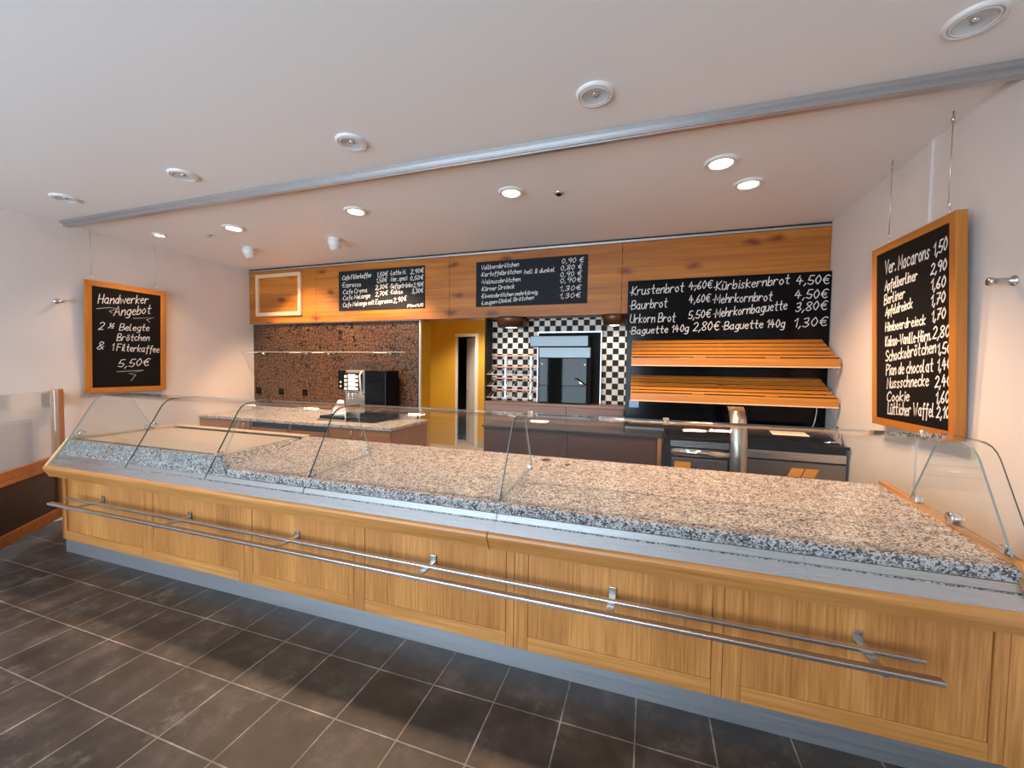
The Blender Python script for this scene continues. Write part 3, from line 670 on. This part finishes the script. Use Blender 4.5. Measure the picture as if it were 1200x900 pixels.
# slatted bread shelves
def bread_shelf(zb, zf, label):
    yb, yf = 4.149, 3.872
    r = thing('bread_shelf', (.63, yb, zf), label, 'shelf', 'slatted bread shelves')
    xa, xb = -.152, 1.402; x0, x1 = -.146, 1.445       # back and front ends
    n = 5
    for k in range(n):
        t0, t1 = k / n + .01, (k + 1) / n - .05
        P = lambda t, x0_, x1_: (yb + (yf + .02 - yb) * t, zb + (zf - zb) * t, x0_ + (x0 - xa) * t if False else x0_)
        ya, za = yb + (yf + .022 - yb) * t0, zb + (zf - zb) * t0
        yc, zc = yb + (yf + .022 - yb) * t1, zb + (zf - zb) * t1
        la, lc = xa + (x0 - xa) * t0, xa + (x0 - xa) * t1; ra, rc = xb + (x1 - xb) * t0, xb + (x1 - xb) * t1
        vs = [(la, ya, za), (ra, ya, za), (rc, yc, zc), (lc, yc, zc)]; vs += [(x, y + .003, z - .007) for x, y, z in vs]
        MB().add(vs, [(3,2,1,0),(4,5,6,7),(1,5,4,0),(2,6,5,1),(3,7,6,2),(0,4,7,3)]).build('slat', M['shelf'], r, .002)
    fb = MB().box(x0, x1, yf, yf + .02, zf - .068, zf + .006).build('front_board', M['shelf'], r, .004)
    MB().box(x0, x1, yf - .003, yf + .0, zf - .068, zf - .058).build('bottom_edge', M['pale_wood'], fb)
    MB().box(x0 + .01, x1 - .01, yf + .002, yf + .008, zf + .0065, zf + .016).build('price_rail', M['dark'], fb)
    for x in (.42, .98): MB().box(x - .05, x + .05, yf - .002, yf + .006, zf + .007, zf + .03).build('price_holder', M['shelf'], fb, .002)
    for x in (-.10, .62, 1.36):
        vs = [(x - .018, yb, zb - .025), (x - .018, yf + .022, zf - .02), (x - .018, yf + .022, zf - .06), (x - .018, yb, zf - .06)]
        vs += [(a + .036, y, z) for a, y, z in vs]
        MB().add(vs, [(0,1,2,3),(7,6,5,4),(0,4,5,1),(1,5,6,2),(2,6,7,3),(3,7,4,0)]).build('bracket', M['brown2'], r)
    return r
bread_shelf(1.772, 1.592, 'upper slatted beech bread shelf on black panel, just below chalked prices')
bread_shelf(1.436, 1.272, 'lower slatted beech bread shelf on black panel, above the steel cabinets')
nt_ = thing('paper_note', (-.10, 4.149, 1.12), 'small light blue note stuck on black panel under lower bread shelf', 'note')
MB().box(-.165, -.075, 4.146, 4.1495, 1.12, 1.185).build('sheet', M['blue'], nt_)
cb_ = MB().tube([(1.385, 4.145, 1.24), (1.388, 4.14, 1.15), (1.372, 4.13, 1.06), (1.34, 4.10, .985), (1.31, 4.06, .945)], .004, 8).build('power_cable', M['white'])
tag(cb_, 'thin white cable hanging down the black panel below lower bread shelf', 'cable')

# ------------------------------------------------------------------ wallpaper panel, glass shelf, sockets
wp = thing('wallpaper_panel', (-3.9, YB, .86), 'brown and black floral wallpaper panel behind the coffee counter', 'wall panel')
MB().box(XL + .002, -2.60, YB - .012, YB - .001, .862, 2.036).build('panel', M['floral'], wp)
MB().box(-2.60, -2.585, YB - .016, YB - .001, .862, 2.036).build('edge_strip', M['matte_black'], wp)
MB().box(-2.585, -2.565, YB - .02, YB - .001, .0, 2.036).build('edge_profile', M['alu'], wp)
gs = thing('glass_shelf', (-3.9, YB - .1, 1.645), 'narrow glass wall shelf on small clips across the floral wallpaper', 'shelf')
b = MB().box(XL + .01, -2.66, YB - .20, YB - .014, 1.648, 1.656); b.m[-4] = 1; b.build('glass_sheet', [M['glass'], M['edge_l']], gs)
for x in (-5.02, -4.28, -3.92, -3.0):
    MB().box(x - .09, x + .09, YB - .202, YB - .19, 1.642, 1.647).build('price_strip', M['white'], gs)
    MB().lathe((x + .05, YB - .013, 1.635), [(0, 0), (.011, 0), (.011, .07), (0, .07)], 10, axis=(0, -1, 0)).build('shelf_clip', M['chrome'], gs)
for x, lab in ((-5.13, 'black wall socket on floral wallpaper, nearest to left wall'), (-4.72, 'black wall socket on floral wallpaper, middle of the three'), (-4.31, 'black wall socket on floral wallpaper, nearest to coffee machine')):
    s = thing('wall_socket', (x, YB - .012, 1.12), lab, 'socket', 'black sockets on the floral wallpaper')
    MB().box(x - .042, x + .042, YB - .022, YB - .0125, 1.08, 1.165).build('cover_plate', M['matte_black'], s, .003)
    MB().lathe((x, YB - .0222, 1.122), [(.028, 0), (.028, .002), (.023, .002), (.02, -.0), (0, 0)], 20, axis=(0, -1, 0)).build('socket_well', M['black'], s)

# ------------------------------------------------------------------ coffee counter along the back wall
CZ = .862; yF = 3.52
cc = thing('coffee_counter', (-3.84, 3.9, 0), 'low brown wooden counter with granite top under floral wallpaper at left', 'cabinet')
MB().box(XL + .004, -2.47, yF + .022, 4.245, .1, CZ - .036).build('body', M['cab'], cc)
MB().box(XL + .004, -2.49, yF + .06, 4.2, 0, .1).build('plinth', M['dark'], cc)
MB().box(XL + .003, -2.455, yF - .01, 4.25, CZ - .035, CZ).build('worktop', M['granite'], cc, .003)
MB().box(XL + .003, -2.60, 4.225, 4.25, CZ + .0005, CZ + .05).build('upstand', M['granite'], cc)
for a, c in ((-4.37, -3.83), (-3.78, -3.27)):
    MB().box(a, c, yF + .012, yF + .0215, CZ - .10, CZ - .045).build('slot_shade', M['dark'], cc)  # solid near-black plate standing for the shade inside an open slot
    dd = MB().box(a, c, yF, yF + .021, .52, CZ - .11).build('drawer', M['cab'], cc, .002)
    MB().tube([((a+c)/2 - .05, yF, .715), ((a+c)/2 - .05, yF - .025, .715), ((a+c)/2 + .05, yF - .025, .715), ((a+c)/2 + .05, yF, .715)], .006, 8).build('handle', M['chrome'], dd)
    dd = MB().box(a, c, yF, yF + .021, .11, .51).build('drawer', M['cab'], cc, .002)
    MB().tube([((a+c)/2 - .05, yF, .45), ((a+c)/2 - .05, yF - .025, .45), ((a+c)/2 + .05, yF - .025, .45), ((a+c)/2 + .05, yF, .45)], .006, 8).build('handle', M['chrome'], dd)
for a, c, hx in ((XL + .006, -4.40, -4.46), (-3.24, -2.872, -2.935), (-2.866, -2.475, -2.80)):
    dd = MB().box(a, c, yF, yF + .021, .11, CZ - .042).build('door', M['cab'], cc, .002)
    MB().tube([(hx, yF, .70), (hx, yF - .025, .70), (hx, yF - .025, .80), (hx, yF, .80)], .006, 8).build('handle', M['chrome'], dd)

# coffee machine
km = thing('coffee_machine', (-3.15, 4.05, CZ), 'black and steel coffee machine with lit selection keys on granite counter', 'coffee machine')
z0 = CZ + .001
MB().box(-3.56, -2.82, 3.72, 4.19, z0 + .012, z0 + .05).build('base', M['black'], km, .004)
MB().box(-3.44, -3.11, 4.0, 4.19, z0 + .05, 1.43).build('dispensing_unit', M['steel_y'], km, .006)
MB().box(-3.108, -2.82, 3.93, 4.19, z0 + .05, 1.435).build('milk_cooler', M['black'], km, .006)
MB().box(-3.52, -3.442, 3.97, 4.10, 1.20, 1.43).build('payment_module', M['matte_black'], km, .004)
for zz in (1.24, 1.29): MB().lathe((-3.48, 3.969, zz), [(.012, 0), (.012, .003), (0, .003)], 12, axis=(0, -1, 0)).build('module_key', M['white'], km)
pn = MB().box(-3.43, -3.20, 3.965, 3.999, 1.19, 1.40).build('key_panel', M['matte_black'], km, .003)
for i in range(4):
    for j in range(4):
        mid = i in (1, 2)
        MB().box(-3.42 + i * .053, -3.42 + i * .053 + (.049 if mid else .034), 3.961, 3.9655, 1.20 + j * .048, 1.20 + j * .048 + .043 - (0 if mid else .012)).build('key', M['paper_lit'] if mid else M['white'], pn)
MB().tube([(-3.15, 3.985, 1.15), (-3.15, 3.92, 1.17), (-3.15, 3.90, 1.38), (-3.15, 3.93, 1.42), (-3.15, 3.985, 1.42)], .009, 10).build('steam_wand', M['white'], km)
for x in (-3.34, -3.28): MB().tube([(x, 3.99, 1.17), (x, 3.94, 1.15), (x, 3.94, 1.10)], .011, 10).build('spout', M['chrome'], km)
MB().box(-3.43, -3.12, 3.86, 3.999, z0 + .051, z0 + .085).build('drip_tray', M['steel'], km, .003)
MB().tube([(-3.56, 3.72, z0 + .012), (-3.56, 3.69, z0 + .012), (-3.17, 3.69, z0 + .012), (-3.17, 3.69, z0 + .075), (-3.17, 3.725, z0 + .045)], .010, 10).build('front_bar', M['steel'], km)
hp = MB()
for a in (0, 1):
    hp.add([(-3.42 + a*.02, 4.03, 1.431), (-3.12, 4.03, 1.431), (-3.12, 4.17, 1.431), (-3.42 + a*.02, 4.17, 1.431), (-3.47, 3.99, 1.54), (-3.07, 3.99, 1.54), (-3.07, 4.19, 1.54), (-3.47, 4.19, 1.54)], [(0,1,5,4),(1,2,6,5),(2,3,7,6),(3,0,4,7)]); break
hp.build('bean_hopper', M['frost'], km)
MB().box(-3.48, -3.06, 3.98, 4.195, 1.54, 1.552).build('hopper_lid', M['frost'], km)
# crumpled white plastic bag in front of it
bg = MB(); nv = 18; rows = 9; rr = random.Random(2)
vs = []
for j in range(rows):
    t = j / (rows - 1); rad = .085 * (1 - .55 * t) * (.85 + .3 * math.sin(t * 3.1))
    for k in range(nv):
        a = 2 * math.pi * k / nv; q = rad * (1 + rr.uniform(-.22, .22))
        vs.append((-3.36 + math.cos(a) * q * 1.1 + .03 * t, 3.80 + math.sin(a) * q * .2, CZ + .054 + .17 * t + rr.uniform(-.008, .008) * (j > 0)))
fsx = [(j*nv+k, j*nv+(k+1) % nv, (j+1)*nv+(k+1) % nv, (j+1)*nv+k) for j in range(rows-1) for k in range(nv)]
fsx += [tuple(range(nv))[::-1], tuple((rows-1)*nv + k for k in range(nv))]
tag(bg.add(vs, fsx).build('plastic_bag', M['plastic']), 'crumpled white plastic bag lying on base of the coffee machine', 'bag')

# ------------------------------------------------------------------ baguette rack, oven, work counters
rk = thing('baguette_rack', (-1.45, 4.44, 1.09), 'four tier tilted wire rack with copper rails on black and white tiles', 'rack')
for k, zz in enumerate((1.625, 1.497, 1.367, 1.237)):
    MB().box(-1.726, -1.185, 4.425, 4.449, zz - .008, zz + .008).build('rail', M['copper'], rk, .003)
    if k: MB().box(-1.714, -1.20, 4.27, 4.278, zz - .087, zz - .080).build('front_stop', M['steel_dk'], rk)
    for x in [-1.66 + i * .085 for i in range(6)] if k else []:
        MB().tube([(x, 4.43, zz), (x, 4.275, zz - .08)], .006, 6).build('rod', M['steel_y'], rk)
    if k:
        vs = [(-1.727, 4.448, zz - .02), (-1.727, 4.255, zz - .09), (-1.727, 4.448, zz - .09)]; vs += [(x + .012, y, z) for x, y, z in vs]
        MB().add(vs, [(0,1,2),(5,4,3),(0,3,4,1),(1,4,5,2),(2,5,3,0)]).build('side_bracket', M['ochre_dk'], rk)
for x in (-1.56, -1.255): MB().box(x - .012, x + .012, 4.44, 4.4495, 1.13, 1.62).build('upright', M['alu'], rk)
OB = 1.115
ob = thing('oven_base_cabinet', (-.97, 4.32, 0), 'brown wooden base cabinet under the oven against the checkered tiles', 'cabinet')
MB().box(-1.72, -.215, 4.212, 4.447, 0, OB - .03).build('body', M['brown2'], ob)
MB().box(-1.726, -.207, 4.20, 4.448, OB - .029, OB).build('top', M['brown2'], ob, .002)
for a, c in ((-1.715, -.80), (-.795, -.22)): MB().box(a, c, 4.202, 4.2115, .06, OB - .035).build('door', M['brown2'], ob, .002)
ov = thing('baking_oven', (-.87, 4.3, OB), 'black glass fronted baking oven with steel hood on brown base cabinet', 'oven')
MB().box(-1.16, -.47, 4.38, 4.449, OB + .002, 1.885).build('surround', M['matte_black'], ov)
for a in ((-1.165, -.465, 1.875, 1.89), (-1.165, -1.153, OB + .002, 1.875), (-.477, -.465, OB + .002, 1.875)):
    MB().box(a[0], a[1], 4.372, 4.38, a[2], a[3]).build('chrome_trim', M['alu'], ov)
MB().box(-1.115, -.56, 4.27, 4.379, OB + .002, 1.60).build('body', M['matte_black'], ov, .004)
MB().box(-1.205, -.585, 4.215, 4.379, 1.718, 1.832).build('hood', M['oven_steel'], ov, .006)
MB().box(-1.11, -.565, 4.245, 4.379, 1.602, 1.712).build('control_panel', M['oven_steel'], ov, .003)
dr_ = MB().box(-1.11, -.60, 4.25, 4.2695, OB + .012, 1.598).build('door', M['oven_glass'], ov, .003)
MB().box(-1.02, -.68, 4.246, 4.2499, OB + .10, 1.52).build('window', M['oven_glass'], dr_)
MB().tube([(-.71, 4.249, 1.385), (-.71, 4.20, 1.385), (-.59, 4.19, 1.295)], [.008, .009, .011], 10).build('handle', M['chrome'], dr_)
for x, z in ((-1.075, 1.535), (-.62, 1.53)): MB().lathe((x, 4.2495, z), [(.011, 0), (.011, .008), (0, .010)], 12, axis=(0, -1, 0)).build('door_bolt', M['white'], dr_)
kc = thing('work_counter', (-.73, 4.0, 0), 'dark brown work counter with black top standing in front of the oven', 'counter')
WZ = .902
MB().box(-1.585, .115, 3.872, 4.19, 0, WZ - .02).build('body', M['brown'], kc)
MB().box(-1.60, .14, 3.845, 4.195, WZ - .0195, WZ).build('top', M['slate_top'], kc, .002)
for a, c in ((-1.575, -.72), (-.712, .09)):
    f = MB().box(a, c, 3.862, 3.8715, .08, WZ - .022).build('front_panel', M['brown'], kc, .002)
    MB().box(a + .07, c - .07, 3.8585, 3.8618, .15, WZ - .09).build('field', M['brown'], f, .002)
MB().box(.10, .135, 3.85, 4.19, .0, WZ - .02).build('end_strip', M['cab'], kc)
# steel cabinets at the right
st = thing('steel_cabinet', (.78, 3.85, 0), 'low stainless steel cabinet with black top and curved band right of work counter', 'cabinet')
MB().box(.165, 1.44, 3.70, 4.145, .0, .905).build('body', M['matte_black'], st)
MB().box(.16, 1.45, 3.66, 4.147, .906, .93).build('top', M['black'], st, .003)
MB().box(.21, .635, 3.672, 3.699, .05, .755).build('drawer_front', M['steel'], st, .003)
MB().box(.20, .645, 3.675, 3.699, .85, .90).build('upper_strip', M['steel'], st, .003)
MB().tube([(.205, 3.67, .805), (.64, 3.67, .805)], .032, 18).build('round_rail', M['chrome'], st)
MB().box(.775, 1.435, 3.668, 3.699, .80, .865).build('rail', M['steel'], st, .006)
MB().box(.775, 1.435, 3.675, 3.699, .05, .785).build('flap', M['steel_dk'], st, .003)
for a, z0_, z1_, wd_ in ((.235, .665, .725, .125), (1.055, .675, .742, .085), (1.15, .677, .744, .085)):
    MB().add([(a, 3.667 if a < .7 else 3.672, z0_), (a + wd_, 3.667 if a < .7 else 3.672, z0_), (a + wd_ + (.03 if a > .7 else 0), 3.667 if a < .7 else 3.672, z1_), (a + (.03 if a > .7 else 0), 3.667 if a < .7 else 3.672, z1_)], [(0,1,2,3)]).build('warning_sticker', M['orange'], st)
arc = [(3.648, .60), (3.648, .80), (3.655, .92), (3.68, 1.02), (3.72, 1.10), (3.78, 1.16), (3.84, 1.19)]
b = MB(); vs = []
for y, z in arc: vs += [(.65, y, z), (.77, y, z), (.65, y + .014, z - .004), (.77, y + .014, z - .004)]
for i in range(len(arc) - 1):
    k = 4 * i; b.add([vs[k+j] for j in range(8)], [(0,1,5,4), (2,6,7,3), (0,4,6,2), (1,3,7,5)], 0, True)
b.build('curved_band', M['steel_y'], st)
# slicer guard lying sloped on the right top
b = MB(); vs = [(.80, 3.70, .931), (1.40, 3.70, .931), (1.36, 4.0, 1.02), (.84, 4.0, 1.02), (.80, 3.70, .945), (1.40, 3.70, .945), (1.36, 4.0, 1.034), (.84, 4.0, 1.034)]
b.add(vs, [(3,2,1,0),(4,5,6,7),(0,1,5,4),(1,2,6,5),(2,3,7,6),(3,0,4,7)]); b.build('sloped_cover', M['black'], st, .003)
MB().add([(.98, 3.80, .9765), (1.24, 3.80, .9765), (1.22, 3.88, 1.0002), (.97, 3.88, 1.0002)], [(0,1,2,3)]).build('instruction_sheet', M['paper'], st)
MB().tube([(1.30, 3.71, .95), (1.38, 3.71, .955), (1.42, 3.76, .99), (1.43, 3.84, 1.06)], .008, 10).build('grab_handle', M['chrome'], st)

# ------------------------------------------------------------------ ceiling lamps
def downlight(x, y, r, lit, label, col=WARM):
    t = thing('ceiling_downlight', (x, y, ZC), label, 'ceiling lamp', 'recessed ceiling downlights')
    MB().lathe((x, y, ZC), [(r * .78, -.001), (r * .80, -.012), (r * .86, -.014), (r * .97, -.010), (r, -.0)], 40).build('trim_ring', M['white'], t)
    MB().lathe((x, y, ZC), [(r * .66, -.004), (r * .68, -.013), (r * .76, -.013), (r * .78, -.003)], 40).build('inner_ring', M['white'], t)
    if lit:
        MB().lathe((x, y, ZC), [(0, -.009), (r * .5, -.0085), (r * .66, -.006)], 32).build('lens', M['lens'], t)
        spot_light('downlight_beam', (x, y, ZC - .05), (x, y, 0), LAMP * (r / .095) ** 2 * (.75 if r < .08 else 1), 116, .6, col)
    else:
        # recessed reflector bowl shown as a dished mirror under a clear cover
        MB().lathe((x, y, ZC), [(0, -.0015), (r * .28, -.002), (r * .5, -.006), (r * .66, -.011)], 32).build('reflector', M['reflector'], t)
        MB().lathe((x, y, ZC - .008), [(0, -.001), (r * .16, 0), (r * .16, .005)], 16).build('bulb', M['chrome'], t)
    return t
for x, lab in ((-4.363, 'unlit ceiling downlight in the front row, nearest to left wall'), (-3.03, 'unlit ceiling downlight in the front row, second from left wall'), (-1.642, 'unlit ceiling downlight in the middle of the front row'),
               (-.267, 'unlit ceiling downlight in the front row, second from right wall'), (1.087, 'unlit ceiling downlight in the front row, nearest to right wall')):
    downlight(x, 1.968, .088, False, lab)
for x, y, r, lab in ((-4.674, 2.804, .06, 'small lit downlight behind ceiling track, nearest to left wall'), (-3.741, 2.865, .095, 'lit downlight behind ceiling track, just right of the small grey nozzle'),
                     (-2.33, 2.842, .095, 'lit downlight behind ceiling track in front of the corridor opening'), (-.98, 2.866, .095, 'lit downlight behind ceiling track in front of bread roll menu'),
                     (.395, 2.83, .098, 'lit downlight near the right wall, closer to the ceiling track'), (.62, 3.202, .095, 'lit downlight near the right wall, closer to the bread shelves')):
    downlight(x, y, r, True, lab)
for x, lab in ((-4.211, 'white surface spotlight aimed at fascia, the one nearer left wall'), (-3.048, 'white surface spotlight aimed at fascia, the one above coffee prices')):
    y = 3.40
    t = thing('ceiling_spotlight', (x, y, ZC), lab, 'spotlight', 'white surface spotlights by the fascia')
    MB().lathe((x, y, ZC - .012), [(0, 0), (.06, 0), (.06, .011), (0, .011)], 28).build('base_plate', M['white'], t)
    ax = Vector((.03, .47, -.88)).normalized()
    h = MB().lathe(Vector((x, y, ZC - .055)) - ax * .055, [(0, -.012), (.03, -.008), (.05, .004), (.057, .03), (.057, .10), (.05, .102), (.048, .09)], 28, axis=ax).build('lamp_head', M['white'], t)
    MB().lathe(Vector((x, y, ZC - .055)) - ax * .055, [(0, .088), (.048, .09)], 24, axis=ax).build('lens', M['lens'], h)
    spot_light('spotlight_beam', Vector((x, y, ZC - .055)) + ax * .07, Vector((x, y, ZC - .055)) + ax * 2, 150, 96, .45)
    b = MB().box(x - .012, x + .012, y - .012, y + .012, ZC - .05, ZC - .012).build('neck', M['white'], t)
for x, lab in ((-1.44, 'bronze downlight can under the fascia left of the oven'), (-.335, 'bronze downlight can under the fascia beside black panel')):
    y = 4.28
    t = thing('fascia_downlight', (x, y, 2.04), lab, 'lamp', 'bronze downlight cans under the fascia')
    MB().lathe((x, y, 2.039), [(0, 0), (.168, 0), (.165, -.03), (.146, -.108), (.06, -.108)] if x < -.5 else [(0, 0), (.125, 0), (.122, -.03), (.108, -.104), (.05, -.104)], 32).build('can', M['lampwood'], t)
    MB().lathe((x, y, 2.039), [(.06, -.108), (0, -.106)] if x < -.5 else [(.05, -.104), (0, -.102)], 24).build('lens', M['lens_cool'], t)
    spot_light('fascia_beam', (x, y - .01, 1.92), (x - .05, y + .1, 1.2), 7, 130, .8, (1, .84, .66), .03)
s = thing('smoke_sensor', (-.65, 2.98, ZC), 'small dark round sensor on the ceiling right of a lit downlight', 'sensor')
MB().lathe((-.65, 2.98, ZC), [(.034, 0), (.034, -.006), (.026, -.012), (0, -.012)], 24).build('housing', M['chrome'], s)
MB().lathe((-.65, 2.98, ZC - .0122), [(.022, 0), (.015, -.008), (0, -.010)], 20).build('eye', M['matte_black'], s)
s = thing('ceiling_nozzle', (-4.18, 2.945, ZC), 'small grey ceiling nozzle beside the small lit downlight', 'sensor')
MB().lathe((-4.18, 2.945, ZC), [(.03, 0), (.03, -.005), (.012, -.008), (.012, -.022), (0, -.022)], 20).build('housing', M['grey'], s)
for x, y, z, sx, lab in ((XL, 2.27, 2.05, 1, 'small metal wall peg on left wall beside the hanging chalkboard'), (XR, 2.32, 1.893, -1, 'stubby metal wall peg on right wall beside the pastry chalkboard')):
    p = thing('wall_peg', (x, y, z), lab, 'wall peg', 'metal wall pegs')
    MB().lathe((x, y, z), [(0, 0), (.022, 0), (.022, .004), (.013, .006), (.013, .07), (.017, .072), (.017, .085), (0, .086)], 18, axis=(sx, 0, 0)).build('peg', M['steel_y'], p)
# unseen lamp added to brighten the corridor
downlight(-2.75, 6.0, .13, True, 'added unseen downlight brightening the corridor beyond the opening', (1, .86, .70))
